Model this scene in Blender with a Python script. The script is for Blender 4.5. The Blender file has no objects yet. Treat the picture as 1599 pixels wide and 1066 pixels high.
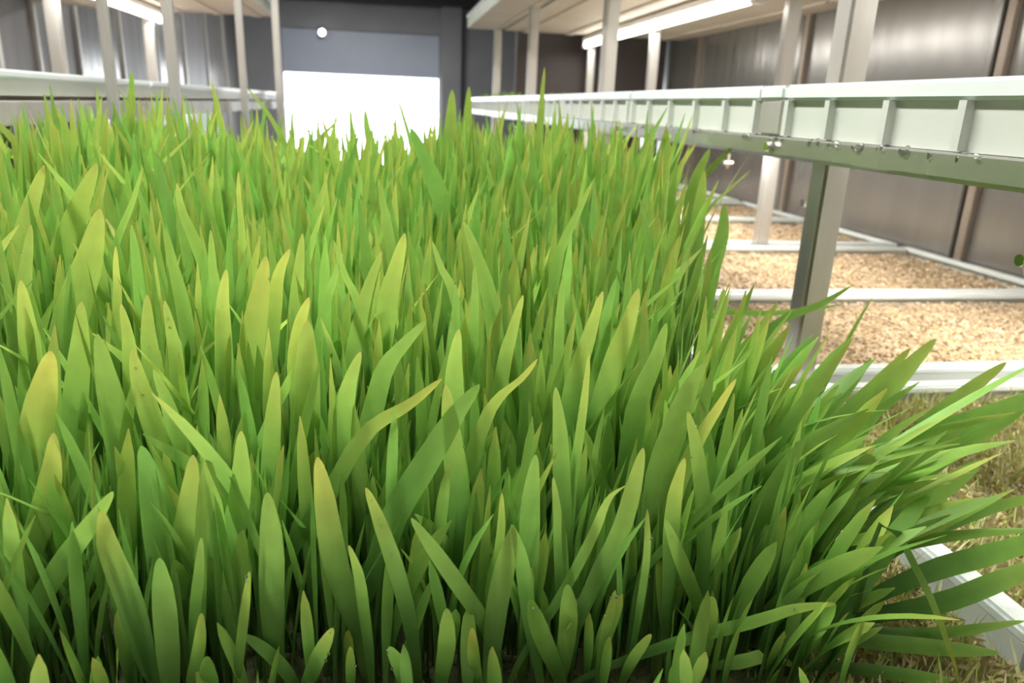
import bpy, bmesh, math, random
import numpy as np
from mathutils import Vector, Matrix
random.seed(7); rng = np.random.default_rng(7)
S = bpy.context.scene
C = S.collection
H = 1.30                      # height of the camera above the floor; z values below are given relative to it

# ---------------------------------------------------------------- camera
cam_d = bpy.data.cameras.new('camera'); cam = bpy.data.objects.new('camera', cam_d); C.objects.link(cam)
cam_d.sensor_width = 36; cam_d.lens = 1155 / 1599 * 36
cam_d.clip_start = .02; cam_d.clip_end = 100
cam_d.dof.use_dof = True; cam_d.dof.focus_distance = .50; cam_d.dof.aperture_fstop = 9.0
cam.matrix_world = Matrix(((0.98603678, 0.01330621, -0.16599524, 0),
                           (-0.16211209, 0.30472197, -0.93854366, 0),
                           (0.03809394, 0.9523484, 0.30262416, H), (0, 0, 0, 1)))
S.camera = cam
# ---------------------------------------------------------------- world, exposure
S.view_settings.view_transform = 'Standard'; S.view_settings.look = 'None'
S.view_settings.exposure = 0.12; S.view_settings.gamma = 1; S.view_settings.use_curve_mapping = False
S.cycles.use_denoising = True
S.cycles.max_bounces = 10; S.cycles.diffuse_bounces = 5; S.cycles.transmission_bounces = 6
S.cycles.sample_clamp_indirect = 6
w = bpy.data.worlds.new('daylight'); S.world = w; w.use_nodes = True
w.node_tree.nodes['Background'].inputs[0].default_value = (.93, .97, 1, 1)
w.node_tree.nodes['Background'].inputs[1].default_value = 5.0
# ceiling lamps, fixtures built further down; those not over the grass are added, unseen fill
CEIL = 1.30
LAMPS = [(-.30, -.45), (-.30, 1.0), (.95, -.35), (-.30, 2.6), (-.30, 4.6), (-.30, 7.0)]
LAMP_POWER = [6, 45, 17, 12, 12, 45]

# ---------------------------------------------------------------- materials
def mat(name, col, rough=.5, metal=0, spec=.5, noise=None, bump=None, stretch=(1, 1, 1), emit=0, trans=0, alpha=None):
    """noise=(scale, colour2, amount) second colour by noise; bump=(scale, strength, distance)"""
    m = bpy.data.materials.new(name); m.use_nodes = True
    nt = m.node_tree; b = nt.nodes['Principled BSDF']
    b.inputs['Base Color'].default_value = (*col, 1)
    b.inputs['Roughness'].default_value = rough; b.inputs['Metallic'].default_value = metal
    b.inputs['Specular IOR Level'].default_value = spec
    b.inputs['Transmission Weight'].default_value = trans
    if emit:
        b.inputs['Emission Color'].default_value = (*col, 1); b.inputs['Emission Strength'].default_value = emit
    tc = nt.nodes.new('ShaderNodeTexCoord'); mp = nt.nodes.new('ShaderNodeMapping')
    mp.inputs['Scale'].default_value = stretch
    nt.links.new(tc.outputs['Object'], mp.inputs['Vector'])
    if noise:
        n = nt.nodes.new('ShaderNodeTexNoise'); n.inputs['Scale'].default_value = noise[0]; n.inputs['Detail'].default_value = 5
        nt.links.new(mp.outputs[0], n.inputs['Vector'])
        r = nt.nodes.new('ShaderNodeValToRGB'); r.color_ramp.elements[0].position = .5 - noise[2]; r.color_ramp.elements[1].position = .5 + noise[2]
        r.color_ramp.elements[0].color = (*col, 1); r.color_ramp.elements[1].color = (*noise[1], 1)
        nt.links.new(n.outputs['Fac'], r.inputs['Fac']); nt.links.new(r.outputs[0], b.inputs['Base Color'])
        mr = nt.nodes.new('ShaderNodeMapRange'); mr.inputs['To Min'].default_value = rough * .8; mr.inputs['To Max'].default_value = min(1, rough * 1.3)
        nt.links.new(n.outputs['Fac'], mr.inputs['Value']); nt.links.new(mr.outputs[0], b.inputs['Roughness'])
    if bump:
        n = nt.nodes.new('ShaderNodeTexNoise'); n.inputs['Scale'].default_value = bump[0]; n.inputs['Detail'].default_value = 4
        nt.links.new(mp.outputs[0], n.inputs['Vector'])
        bp = nt.nodes.new('ShaderNodeBump'); bp.inputs['Strength'].default_value = bump[1]; bp.inputs['Distance'].default_value = bump[2]
        nt.links.new(n.outputs['Fac'], bp.inputs['Height']); nt.links.new(bp.outputs[0], b.inputs['Normal'])
    return m

def attr_mat(name, rough, spec, transl):
    """Colour comes from the per-leaf pigment stored on the mesh; fine veins run along the blade."""
    m = bpy.data.materials.new(name); m.use_nodes = True; nt = m.node_tree; N = nt.nodes; L = nt.links
    b = N['Principled BSDF']; out = N['Material Output']
    a = N.new('ShaderNodeAttribute'); a.attribute_name = 'pigment'
    uv = N.new('ShaderNodeAttribute'); uv.attribute_name = 'across'
    wv = N.new('ShaderNodeMath'); wv.operation = 'SINE'
    mu = N.new('ShaderNodeMath'); mu.operation = 'MULTIPLY'; mu.inputs[1].default_value = 46
    L.new(uv.outputs['Fac'], mu.inputs[0]); L.new(mu.outputs[0], wv.inputs[0])
    tc = N.new('ShaderNodeTexCoord'); nz = N.new('ShaderNodeTexNoise'); nz.inputs['Scale'].default_value = 55; nz.inputs['Detail'].default_value = 3
    L.new(tc.outputs['Object'], nz.inputs['Vector'])
    ma = N.new('ShaderNodeMath'); ma.operation = 'MULTIPLY_ADD'; ma.inputs[1].default_value = .035; ma.inputs[2].default_value = .78
    L.new(wv.outputs[0], ma.inputs[0])
    mb = N.new('ShaderNodeMath'); mb.operation = 'MULTIPLY_ADD'; mb.inputs[1].default_value = .44
    L.new(nz.outputs['Fac'], mb.inputs[0]); L.new(ma.outputs[0], mb.inputs[2])
    hs = N.new('ShaderNodeHueSaturation'); L.new(mb.outputs[0], hs.inputs['Value']); L.new(a.outputs['Color'], hs.inputs['Color'])
    L.new(hs.outputs[0], b.inputs['Base Color'])
    b.inputs['Roughness'].default_value = rough; b.inputs['Specular IOR Level'].default_value = spec
    bp = N.new('ShaderNodeBump'); bp.inputs['Strength'].default_value = .25; bp.inputs['Distance'].default_value = .0004
    L.new(wv.outputs[0], bp.inputs['Height']); L.new(bp.outputs[0], b.inputs['Normal'])
    t = N.new('ShaderNodeBsdfTranslucent'); g = N.new('ShaderNodeGamma'); g.inputs['Gamma'].default_value = .9
    L.new(hs.outputs[0], g.inputs['Color']); L.new(g.outputs[0], t.inputs['Color'])
    mx = N.new('ShaderNodeMixShader'); mx.inputs[0].default_value = transl
    L.new(b.outputs[0], mx.inputs[1]); L.new(t.outputs[0], mx.inputs[2]); L.new(mx.outputs[0], out.inputs['Surface'])
    return m

M = dict(
    blade=attr_mat('blade_green', .40, .45, .38),
    kernel=attr_mat('barley_kernel', .55, .3, .05),
    plastic=mat('white_tray_plastic', (.62, .65, .60), .35, noise=(9, (.55, .59, .53), .2)),
    lip=mat('tray_lip_plastic', (.78, .83, .82), .2, noise=(14, (.72, .79, .78), .15)),
    base=mat('tray_base_plastic', (.50, .43, .35), .5, noise=(4, (.60, .53, .45), .25), bump=(30, .3, .004)),
    steel=mat('galvanised_steel', (.62, .61, .58), .38, .75, noise=(18, (.52, .50, .46), .2), stretch=(1, 1, .15)),
    beam=mat('wet_steel_beam', (.46, .46, .42), .27, .75, noise=(12, (.38, .39, .34), .2), bump=(60, .12, .002)),
    panel=mat('brushed_steel_panel', (.33, .325, .31), .24, .65, noise=(5, (.27, .26, .25), .25), stretch=(1, 3, .25), bump=(5, .25, .01)),
    dpanel=mat('dull_steel_panel', (.20, .19, .19), .45, .5, noise=(5, (.14, .14, .14), .25), stretch=(1, 3, .3)),
    seam=mat('dark_rubber_seam', (.03, .03, .032), .7),
    brown=mat('brown_steel_profile', (.30, .25, .21), .4, .6, noise=(6, (.38, .33, .28), .2)),
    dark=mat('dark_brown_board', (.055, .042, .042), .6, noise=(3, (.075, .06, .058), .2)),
    concrete=mat('floor_concrete', (.34, .33, .31), .75, noise=(3, (.26, .25, .24), .25), bump=(40, .3, .003)),
    grey=mat('painted_grey_wall', (.24, .25, .27), .7, noise=(3, (.29, .30, .32), .2)),
    ceil=mat('ceiling_board', (.12, .125, .135), .8, noise=(4, (.16, .16, .17), .2)),
    shutter=mat('blue_grey_shutter', (.42, .47, .58), .5, noise=(2, (.48, .53, .63), .2)),
    white=mat('white_enamel', (.85, .85, .83), .4),
    chrome=mat('chrome_fitting', (.7, .7, .68), .15, 1.0),
    tube=mat('lit_tube', (1.0, .97, .90), .4, emit=9),
    lamp=mat('lit_lamp', (1.0, .97, .92), .4, emit=12),
    water=mat('water', (1, 1, 1), .02, trans=1.0),
    root=mat('root_mat', (.10, .10, .035), .9, noise=(60, (.05, .07, .02), .2), bump=(120, .8, .004)),
    bed=mat('damp_seed_bed', (.30, .19, .085), .8, noise=(70, (.52, .36, .18), .2), bump=(110, .9, .004)),
)
# ---------------------------------------------------------------- helpers
class MB:
    def __init__(s): s.v = []; s.f = []
    def box(s, a, b, rot=None):
        (x0, y0, z0), (x1, y1, z1) = a, b; n = len(s.v)
        s.v += [(x, y, z) for z in (z0, z1) for y in (y0, y1) for x in (x0, x1)]
        s.f += [tuple(n + i for i in q) for q in ((0, 2, 3, 1), (4, 5, 7, 6), (0, 1, 5, 4), (2, 6, 7, 3), (0, 4, 6, 2), (1, 3, 7, 5))]
        return s
    def prism(s, prof, y0, y1):           # profile in x,z swept along y
        n = len(s.v); k = len(prof)
        s.v += [(x, y0, z) for x, z in prof] + [(x, y1, z) for x, z in prof]
        for i in range(k): j = (i + 1) % k; s.f.append((n + i, n + j, n + k + j, n + k + i))
        s.f.append(tuple(n + i for i in range(k))[::-1]); s.f.append(tuple(n + k + i for i in range(k)))
        return s
    def tube(s, p0, p1, r, k=12, r1=None):
        p0, p1 = Vector(p0), Vector(p1); d = (p1 - p0).normalized()
        a = d.orthogonal().normalized(); b = d.cross(a); n = len(s.v); r1 = r if r1 is None else r1
        for p, q in ((p0, r), (p1, r1)):
            for i in range(k):
                t = 2 * math.pi * i / k; s.v.append(tuple(p + q * (a * math.cos(t) + b * math.sin(t))))
        for i in range(k): j = (i + 1) % k; s.f.append((n + i, n + j, n + k + j, n + k + i))
        s.f.append(tuple(n + i for i in range(k))[::-1]); s.f.append(tuple(n + k + i for i in range(k)))
        return s
    def build(s, name, m, parent=None, bevel=0, smooth=False, lift=True):
        me = bpy.data.meshes.new(name)
        off = H if (lift and parent is None) else 0
        me.from_pydata([(x, y, z + off) for x, y, z in s.v], [], s.f); me.update()
        me.materials.append(m)
        o = bpy.data.objects.new(name, me); C.objects.link(o)
        if parent: o.parent = parent
        if smooth: me.polygons.foreach_set('use_smooth', [True] * len(me.polygons))
        if bevel:
            bm = bmesh.new(); bm.from_mesh(me)
            bmesh.ops.recalc_face_normals(bm, faces=bm.faces)
            bmesh.ops.bevel(bm, geom=list(bm.edges), offset=bevel, segments=2, affect='EDGES', clamp_overlap=True)
            bm.to_mesh(me); bm.free()
        return o
def tag(o, label=None, cat=None, group=None, kind=None):
    if label: o['label'] = label
    if cat: o['category'] = cat
    if group: o['group'] = group
    if kind: o['kind'] = kind
    return o
def thing(name, loc, label, cat, group=None):
    o = bpy.data.objects.new(name, None); C.objects.link(o); o.empty_display_size = .05
    o.location = (loc[0], loc[1], loc[2] + H); return tag(o, label, cat, group)
def struct(name, mb, m, parent=None, **k):
    o = mb.build(name, m, parent, **k)
    if parent is None: o['kind'] = 'structure'
    return o
def copy_tree(o, parent=None):
    c = o.copy(); C.objects.link(c)
    if parent: c.parent = parent
    for ch in list(o.children): copy_tree(ch, c)
    return c

XW = 1.55; YB = -1.6; YE = 9.0; FL = -1.30
# ---------------------------------------------------------------- structure
struct('floor', MB().box((-XW - .2, YB - .2, FL - .1), (XW + .2, YE + 5, FL)), M['concrete'])
struct('ceiling', MB().box((-XW - .2, YB - .2, CEIL), (XW + .2, YE + .2, CEIL + .1)), M['ceil'])
struct('wall_back', MB().box((-XW - .2, YB - .1, FL), (XW + .2, YB, CEIL)), M['panel'])
wr = struct('wall_right', MB().box((XW + .03, YB, FL), (XW + .12, YE, CEIL)), M['seam'])
wl = struct('wall_left', MB().box((-XW - .12, YB, FL), (-XW - .03, YE, CEIL)), M['seam'])
def panels(wall, side, cuts, mats):
    for k, (a, b) in enumerate(zip(cuts[:-1], cuts[1:])):
        x0, x1 = (XW, XW + .03) if side > 0 else (-XW - .03, -XW)
        o = MB().box((x0, a + .014, FL + H), (x1, b - .008, CEIL + H)).build('panel', mats(k, a), wall, bevel=.003)
        # a slim upright cover strip along one edge of each panel
        xs = (XW - .016, XW) if side > 0 else (-XW, -XW + .016)
        MB().box((xs[0], b - .048, FL + H), (xs[1], b - .018, CEIL + H)).build('panel_strip', M['brown'] if side > 0 else M['steel'], wall, bevel=.002)
panels(wr, 1, [-1.6, -.6, .4, 1.15, 1.80, 2.76, 3.75, 4.75, 5.8, 6.9, 8.0, 9.0], lambda k, a: M['panel'] if a < 4 else M['dpanel'])
panels(wl, -1, [-1.6, -.6, .4, 1.4, 2.4, 3.25, 3.93, 4.12, 4.42, 5.1, 5.85, 6.6, 7.4, 8.2, 9.0], lambda k, a: M['dpanel'] if k % 2 == 1 or k < 7 else M['panel'])
# end wall with the roller door opening
we = MB().box((-XW - .1, YE, FL), (-1.12, YE + .15, CEIL)).box((.64, YE, FL), (XW + .1, YE + .15, CEIL)).box((-1.12, YE, .73), (.64, YE + .15, CEIL))
struct('wall_end', we, M['grey'])
struct('trim_1', MB().box((.64, YE - .12, FL), (.86, YE, CEIL)), M['grey'])
struct('trim_2', MB().box((-XW, YE - .25, 1.02), (XW, YE - .002, 1.10)), M['seam'])
d = bpy.data.objects.new('door_1', None); C.objects.link(d); d.location = (-.24, YE + .05, H + .3)
tag(d, 'half-raised blue-grey roller shutter above the bright doorway', 'door', kind='structure')
for k in range(8):
    z = .29 - .3 + k * .055
    MB().prism([(-.87, z), (-.87, z + .0545), (.87, z + .0545), (.87, z)], -.012, .012).build('slat', M['shutter'], d, bevel=.002, lift=False)
MB().box((-.88, -.03, -.02 - .012), (.88, .03, -.008)).build('bottom_bar', M['shutter'], d, bevel=.004)
for s in (-1, 1): MB().box((s * .88 - .02, -.045, -1.6), (s * .88 + .02, .045, .43)).build('guide_rail', M['grey'], d, bevel=.003)
ll = thing('bulkhead_lamp', (-.66, YE - .02, .69), 'small round white lamp glowing high on the roller shutter', 'lamp')
MB().tube((0, 0, 0), (0, -.03, 0), .038).build('lamp_housing', M['white'], ll)
MB().tube((0, -.03, 0), (0, -.06, 0), .034, r1=.022).build('lamp_lens', M['lamp'], ll)
# dark partition closing the view behind the right-hand rack
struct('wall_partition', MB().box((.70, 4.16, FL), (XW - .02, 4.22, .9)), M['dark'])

# ---------------------------------------------------------------- lamps
def tube_light(x, y0, y1, z, label, group=None, power=0, wide=.032):
    t = thing('tube_light', (x, (y0 + y1) / 2, z), label, 'lamp', group); h = (y1 - y0) / 2
    MB().box((-wide / 2, -h, .018), (wide / 2, h, .04)).build('housing', M['white'], t, bevel=.003)
    MB().tube((0, -h + .03, 0), (0, h - .03, 0), .014, 14).build('glowing_tube', M['tube'], t, smooth=True)
    for s in (-1, 1): MB().box((-.017, s * (h - .015) - .015, -.017), (.017, s * (h - .015) + .015, .02)).build('end_cap', M['white'], t, bevel=.003)
    for s in (-.6, .6): MB().tube((0, s * h, .04), (0, s * h, .045 if z < .5 else CEIL - z), .005, 6).build('hanger', M['steel'], t)
    if power:
        l = bpy.data.lights.new('tube_lamp', 'AREA'); l.shape = 'RECTANGLE'; l.size = .10; l.size_y = 2 * h; l.energy = power; l.color = (1, .975, .93)
        lo = bpy.data.objects.new('tube_lamp', l); C.objects.link(lo); lo.parent = t; lo.location = (0, 0, -.02)
    return t
places = ['above the grass behind the camera', 'over the middle of the grass', 'behind the camera over the right-hand trays, added as fill', 'third along the aisle, added unseen to brighten the far walls', 'fourth along the aisle, added unseen to brighten the far walls', 'nearest the roller door, added unseen to brighten the end wall']
for (x, y), p, nm in zip(LAMPS, LAMP_POWER, places):
    tube_light(x, y - .6, y + .6, CEIL - .12, 'white ceiling tube light hanging ' + nm, 'ceiling tube lights', p, .08)
tube_light(1.03, 2.1, 4.0, .315, 'long lit white tube light under the right-hand upper shelf', 'shelf tube lights', 7)
tube_light(-1.0, 2.2, 3.9, .315, 'lit white tube light under the left-hand upper shelf', 'shelf tube lights', 7)
tube_light(1.03, .0, 1.8, .315, 'white tube light under the right-hand upper shelf nearest the camera', 'shelf tube lights', 6)
for x, y0, y1, nm_ in ((1.02, .15, 1.35, 'over the sprouting trays'), (1.02, 1.5, 2.7, 'over the third row of seed trays'), (1.02, 2.8, 3.9, 'over the farthest seed trays')):
    tube_light(x, y0, y1, -.073, 'white tube light fixed beneath the right-hand eye-level trays, ' + nm_, 'tube lights beneath the eye-level trays', 6, .04)

# ---------------------------------------------------------------- racks
def post(px, py, w, z0, z1, parent):
    # square hollow section with rounded corners, foot plate
    return MB().box((px - w / 2, py - w / 2, z0 + H), (px + w / 2, py + w / 2, z1 + H)).build('post', M['steel'], parent, bevel=.004)
rk = bpy.data.objects.new('metal_rack', None); C.objects.link(rk)
tag(rk, 'galvanised steel rack on the right carrying two levels of white trays', 'rack', 'steel racks')
for x, ys in ((.575, (.910, 1.985, 3.05, 4.02)), (1.07, (1.985, 3.05, 4.02)), (1.5, ())):
    for y in ys: post(x, y, .036, FL, CEIL - .02 if x < 1.4 else .5, rk)
for x in (.575, 1.07, 1.5):
    MB().box((x - .022, 0.2, -.056 + H), (x + .022, 4.05, -.027 + H)).build('beam', M['steel'], rk, bevel=.003)
MB().prism([(.416, -.0385 + H), (.46, -.0385 + H), (.46, -.0205 + H), (.4175, -.0205 + H), (.416, -.022 + H)], .02, 4.05).build('front_beam', M['beam'], rk)
for y in np.arange(.43, 4.1, .524):
    MB().box((.462, y - .015, -.0345 + H), (1.53, y + .015, -.0265 + H)).build('crossbar', M['steel'], rk)
    MB().box((.43, y - .015, .415 + H), (1.53, y + .015, .44 + H)).build('crossbar', M['steel'], rk)
lk = bpy.data.objects.new('metal_rack', None); C.objects.link(lk)
tag(lk, 'galvanised steel rack on the left behind the grass with white trays', 'rack', 'steel racks')
for y, wd in ((1.44, .017), (1.85, .023), (2.72, .023), (3.62, .030)): post(-.462, y, wd, FL, CEIL - .02, lk)
for y in (1.75, 2.8, 3.85): post(-1.05, y, .04, FL, CEIL - .02, lk)
for y in (2.3, 3.3): post(-1.46, y, .04, FL, .5, lk)
for y in (1.2, 2.2, 3.9):
    MB().box((-1.53, y - .015, -.045 + H), (-.511, y + .015, -.019 + H)).build('crossbar', M['steel'], lk)
    MB().box((-1.53, y - .015, .415 + H), (-.5, y + .015, .44 + H)).build('crossbar', M['steel'], lk)
MB().box((-.51, .5, -.050 + H), (-.487, 4.0, -.0185 + H)).build('front_beam', M['steel'], lk, bevel=.002)

def grow_tray(x0, x1, y0, y1, zb, zt, side, label, group, ribs, lip=.016, far=False):
    """long white channel tray: floor, side walls with upright ribs and a rolled lip; side = x of the aisle face"""
    t = thing('growing_tray', ((x0 + x1) / 2, (y0 + y1) / 2, zb), label, 'tray', group)
    X = (x1 - x0) / 2; Y = (y1 - y0) / 2; h = zt - zb
    b = MB().box((-X + .004, -Y + .004, 0), (X - .004, Y - .004, .006))
    for k in range(0 if x1 - x0 < .2 else 2 if far else 3):                       # shallow stiffening channels beneath the floor
        cx = -X + (k + .5) * 2 * X / (2 if far else 3); b.box((cx - .02, -Y + .01, -.006), (cx + .02, Y - .01, 0))
    b.build('tray_floor', M['base'], t)
    wall = MB()
    for a, c in (((-X, -Y, 0), (-X + .004, Y, h - .004)), ((X - .004, -Y, 0), (X, Y, h - .004)),
                 ((-X + .004, -Y, 0), (X - .004, -Y + .004, h - .004)), ((-X + .004, Y - .004, 0), (X - .004, Y, h - .004))): wall.box(a, c)
    wall.build('side_wall', M['plastic'], t)
    L = MB(); e = .006
    L.box((-X - e, -Y, h - lip), (-X + e, Y, h)).box((X - e, -Y, h - lip), (X + e, Y, h))
    L.box((-X + e, -Y, h - lip), (X - e, -Y + e, h)).box((-X + e, Y - e, h - lip), (X - e, Y, h))
    L.build('rim', M['lip'], t, bevel=.0035)
    sx = -X if side < 0 else X
    for y in ribs:
        if y0 < y < y1:
            MB().box((min(sx, sx + side * .008), y - (y0 + y1) / 2 - .004, .001), (max(sx, sx + side * .008), y - (y0 + y1) / 2 + .004, h - lip)).build('rib', M['plastic'], t)
    return t
ribR = [.509, .599, .687] + [.774 + .0, .829] + [.927, 1.013, 1.107, 1.201]
step = .0905
# right rack, tray level with the camera: trays end to end along the rack
spans = [(.05, .418), (.422, .777), (.826, 1.300), (1.304, 1.822), (1.826, 2.344), (2.348, 2.866), (2.87, 3.388), (3.392, 3.97)]
nearw = ['nearest the camera', 'second from the camera', 'third from the camera', 'fourth from the camera', 'fifth from the camera', 'sixth from the camera', 'seventh from the camera', 'at the far end']
for k, (a, b) in enumerate(spans):
    n = max(1, round((b - a) / step))
    ribs = [a + .012] + [a + (b - a) * i / n for i in range(1, n)] + [b - .012]
    grow_tray(.428, .547, a + .002, b - .002, -.020, .033, -1, 'narrow white ribbed tray at eye level on the right rack, ' + nearw[k], 'ribbed front trays on the right rack', ribs)
MB().box((.4225, .779, -.018 + H), (.4275, .825, .016 + H)).build('joint_plate', M['steel'], rk, bevel=.001)
MB().box((.421, .776, .0175 + H), (.436, .828, .0325 + H)).build('joint_cover', M['lip'], rk, bevel=.003)
MB().box((.556, .0, .366 + H), (.594, 3.98, .395 + H)).build('shelf_rail', M['base'], rk, bevel=.003)
for x0, x1, p in ((.603, 1.043, 'behind the ribbed front trays'), (1.097, 1.52, 'against the right wall')):
    for a, b, q in ((.05, 2.0, 'near half'), (2.004, 3.97, 'far half')):
        grow_tray(x0, x1, a, b, -.020, .033, -1, 'long white eye-level tray ' + p + ', ' + q, 'wide eye-level trays on the right rack', [])
for k, (a, b) in enumerate(((.0, 1.2), (1.2, 2.4), (2.4, 3.2), (3.2, 3.98))):
    for x0, x1, p in ((.415, .547, 'narrow white tray along the front edge of the upper right shelf'), (.603, 1.043, 'wide white tray in the middle of the upper right shelf'), (1.097, 1.54, 'wide white tray beside the wall on the upper right shelf')):
        grow_tray(x0, x1, a + .002, b - .002, .362, .425, -1, p + ', ' + ['nearest', 'second', 'third', 'farthest'][k], 'top-shelf trays on the right rack', [a + .1 * i for i in range(1, 12)] if x0 < .5 else [], far=True)
for k, (a, b) in enumerate(((.6, 1.8), (1.8, 2.95), (2.95, 3.97))):
    for x0, x1, p in ((-1.022, -.503, 'front'), (-1.52, -1.078, 'wall-side')):
        grow_tray(x0, x1, a + .002, b - .002, -.012, .022, 1, p + ' white tray on the left rack behind the grass, ' + ['nearest the camera', 'middle of three', 'ending beside the doorway'][k], 'eye-level trays on the left rack', [], lip=.012)
        grow_tray(x0, x1, a + .002, b - .002, .362, .425, 1, p + ' white tray on the top shelf of the left rack, ' + ['nearest the camera', 'middle of three', 'farthest, beside the doorway'][k], 'top-shelf trays on the left rack', [])

# ---------------------------------------------------------------- lower level trays with seed
def seed_tray(x0, x1, y0, y1, label, group, floor_z=-.405, top=-.352):
    t = thing('seed_tray', ((x0 + x1) / 2, (y0 + y1) / 2, floor_z), label, 'tray', group)
    X = (x1 - x0) / 2; Y = (y1 - y0) / 2; h = top - floor_z
    MB().box((-X, -Y, 0), (X, Y, .005)).build('tray_floor', M['base'], t)
    wl_ = MB(); th = .003
    wl_.box((-X, -Y, .005), (-X + th, Y, h - .01)).box((X - th, -Y, .005), (X, Y, h - .01)).box((-X + th, -Y, .005), (X - th, -Y + th, h - .01)).box((-X + th, Y - th, .005), (X - th, Y, h - .01))
    wl_.build('side_wall', M['plastic'], t)
    e = .012; L = MB()
    L.box((-X, -Y, h - .012), (-X + 2 * e, Y, h)).box((X - 2 * e, -Y, h - .012), (X, Y, h))
    L.box((-X + 2 * e, -Y, h - .012), (X - 2 * e, -Y + 2 * e, h)).box((-X + 2 * e, Y - 2 * e, h - .012), (X - 2 * e, Y, h))
    L.build('rim', M['lip'], t, bevel=.003)
    return t
def seed_bed(x0, x1, y0, y1, label, z=-.374, sprout=0, n=3000, size=1.0, tint=0, name='seed_bed'):
    """damp grain: a bumpy bed with loose kernels lying on it, and short shoots where it has sprouted"""
    V, F, P, A = [], [], [], []
    nx, ny = 40, 24
    for j in range(ny + 1):
        for i in range(nx + 1):
            x = x0 + (x1 - x0) * i / nx; y = y0 + (y1 - y0) * j / ny
            edge = (i in (0, nx)) or (j in (0, ny))
            V.append((x, y, z + (-.02 if edge else .003 * math.sin(x * 31 + y * 11) + .003 * math.sin(y * 43 - x * 17) + rng.uniform(-.0015, .0015))))
            P.append((.50, .37, .21, 1) if not sprout else (.20, .17, .06, 1)); A.append(0)
    for j in range(ny):
        for i in range(nx): a = j * (nx + 1) + i; F.append((a, a + 1, a + nx + 2, a + nx + 1))
    nb = len(V)
    # kernels: six-sided spindles
    cs = np.array([(-1, 0, 0), (-.35, .5, 0), (-.35, -.25, .43), (-.35, -.25, -.43), (.4, .45, 0), (.4, -.22, .4), (.4, -.22, -.4), (1, 0, 0)])
    cf = [(0, 1, 2), (0, 2, 3), (0, 3, 1), (1, 4, 5, 2), (2, 5, 6, 3), (3, 6, 4, 1), (4, 7, 5), (5, 7, 6), (6, 7, 4)]
    xs = rng.uniform(x0 + .01, x1 - .01, n); ys = rng.uniform(y0 + .01, y1 - .01, n); an = rng.uniform(0, 6.28, n); tl = rng.normal(0, .35, n); ls = rng.uniform(.0035, .0055, n) * size
    for k in range(n):
        ca, sa = math.cos(an[k]), math.sin(an[k]); ct, st = math.cos(tl[k]), math.sin(tl[k])
        R = np.array([[ca * ct, -sa, ca * st], [sa * ct, ca, sa * st], [-st, 0, ct]])
        q = (cs * (1, .55, .75) * ls[k]) @ R.T + (xs[k], ys[k], z + .004 + rng.uniform(0, .004)); i0 = len(V)
        V += [tuple(c) for c in q]; F += [tuple(i0 + i for i in f) for f in cf]
        g = rng.uniform(.55, 1.15); u = rng.random(); c = (.80 * g, .66 * g, .48 * g, 1) if u > .4 else (.64 * g, .48 * g, .30 * g, 1) if u > .12 else (.26, .19, .12, 1)
        if tint: c = (.62 * g, .50 * g, .24 * g, 1)
        P += [c] * 8; A += [0] * 8
    for k in range(sprout):
        x = rng.uniform(x0 + .01, x1 - .01); y = rng.uniform(y0 + .01, y1 - .01); hgt = rng.uniform(.006, .030) * (1 + .0 * x)
        a = rng.uniform(0, 3.14); dx, dy = math.cos(a) * .0011, math.sin(a) * .0011; lx, ly = rng.normal(0, .3, 2) * hgt; i0 = len(V)
        V += [(x - dx, y - dy, z), (x + dx, y + dy, z), (x + dx * .8 + lx * .5, y + dy * .8 + ly * .5, z + hgt * .6), (x - dx * .8 + lx * .5, y - dy * .8 + ly * .5, z + hgt * .6), (x + lx, y + ly, z + hgt)]
        F += [(i0, i0 + 1, i0 + 2, i0 + 3), (i0 + 3, i0 + 2, i0 + 4)]
        g = rng.uniform(.7, 1.2); c = (.50 * g, .58 * g, .18 * g, 1) if rng.random() > .35 else (.74 * g, .72 * g, .42 * g, 1)
        P += [c] * 5; A += [0] * 5
    me = bpy.data.meshes.new(name); me.from_pydata([(x, y, zz + H) for x, y, zz in V], [], F)
    at = me.attributes.new('pigment', 'FLOAT_COLOR', 'POINT'); at.data.foreach_set('color', np.array(P, 'f').ravel())
    at = me.attributes.new('across', 'FLOAT', 'POINT'); at.data.foreach_set('value', np.array(A, 'f'))
    me.materials.append(M['kernel']); o = bpy.data.objects.new(name, me); C.objects.link(o)
    return tag(o, label, 'seed', kind='stuff')
SX0, SX1 = .458, 1.535
rows = [(-.12, .375), (.380, .885), (.936, 1.405), (1.412, 1.958), (2.012, 2.52), (2.53, 3.02), (3.08, 3.58), (3.59, 3.99)]
nm = ['nearest the camera', 'beside the leaning grass blades', 'behind the second white divider, around the thick post', 'in the third row back', 'in the fourth row back', 'in the fifth row back', 'in the sixth row back', 'in the farthest row']
for k, (a, b) in enumerate(rows):
    seed_tray(SX0, SX1, a, b, 'shallow white tray under the right rack, ' + nm[k], 'lower seed trays on the right')
    if k < 2: seed_bed(SX0 + .02, SX1 - .02, a + .02, b - .02, 'yellow-green sprouting grain in the lower tray ' + nm[k], sprout=9000 if k == 1 else 5000, n=9000 if k == 1 else 5000, tint=1)
    else: seed_bed(SX0 + .02, SX1 - .02, a + .02, b - .02, 'bare golden grain in the lower tray ' + nm[k], n=[0, 0, 9000, 6500, 4500, 2500, 2000, 1500][k], size=1 + .15 * (k - 2))
seed_tray(-1.0, .450, -.12, .60, 'wide white tray holding the near half of the tall grass', 'lower trays under the grass', top=-.381)
seed_tray(-1.0, .450, .604, 1.25, 'wide white tray holding the far half of the tall grass', 'lower trays under the grass', top=-.381)
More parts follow.
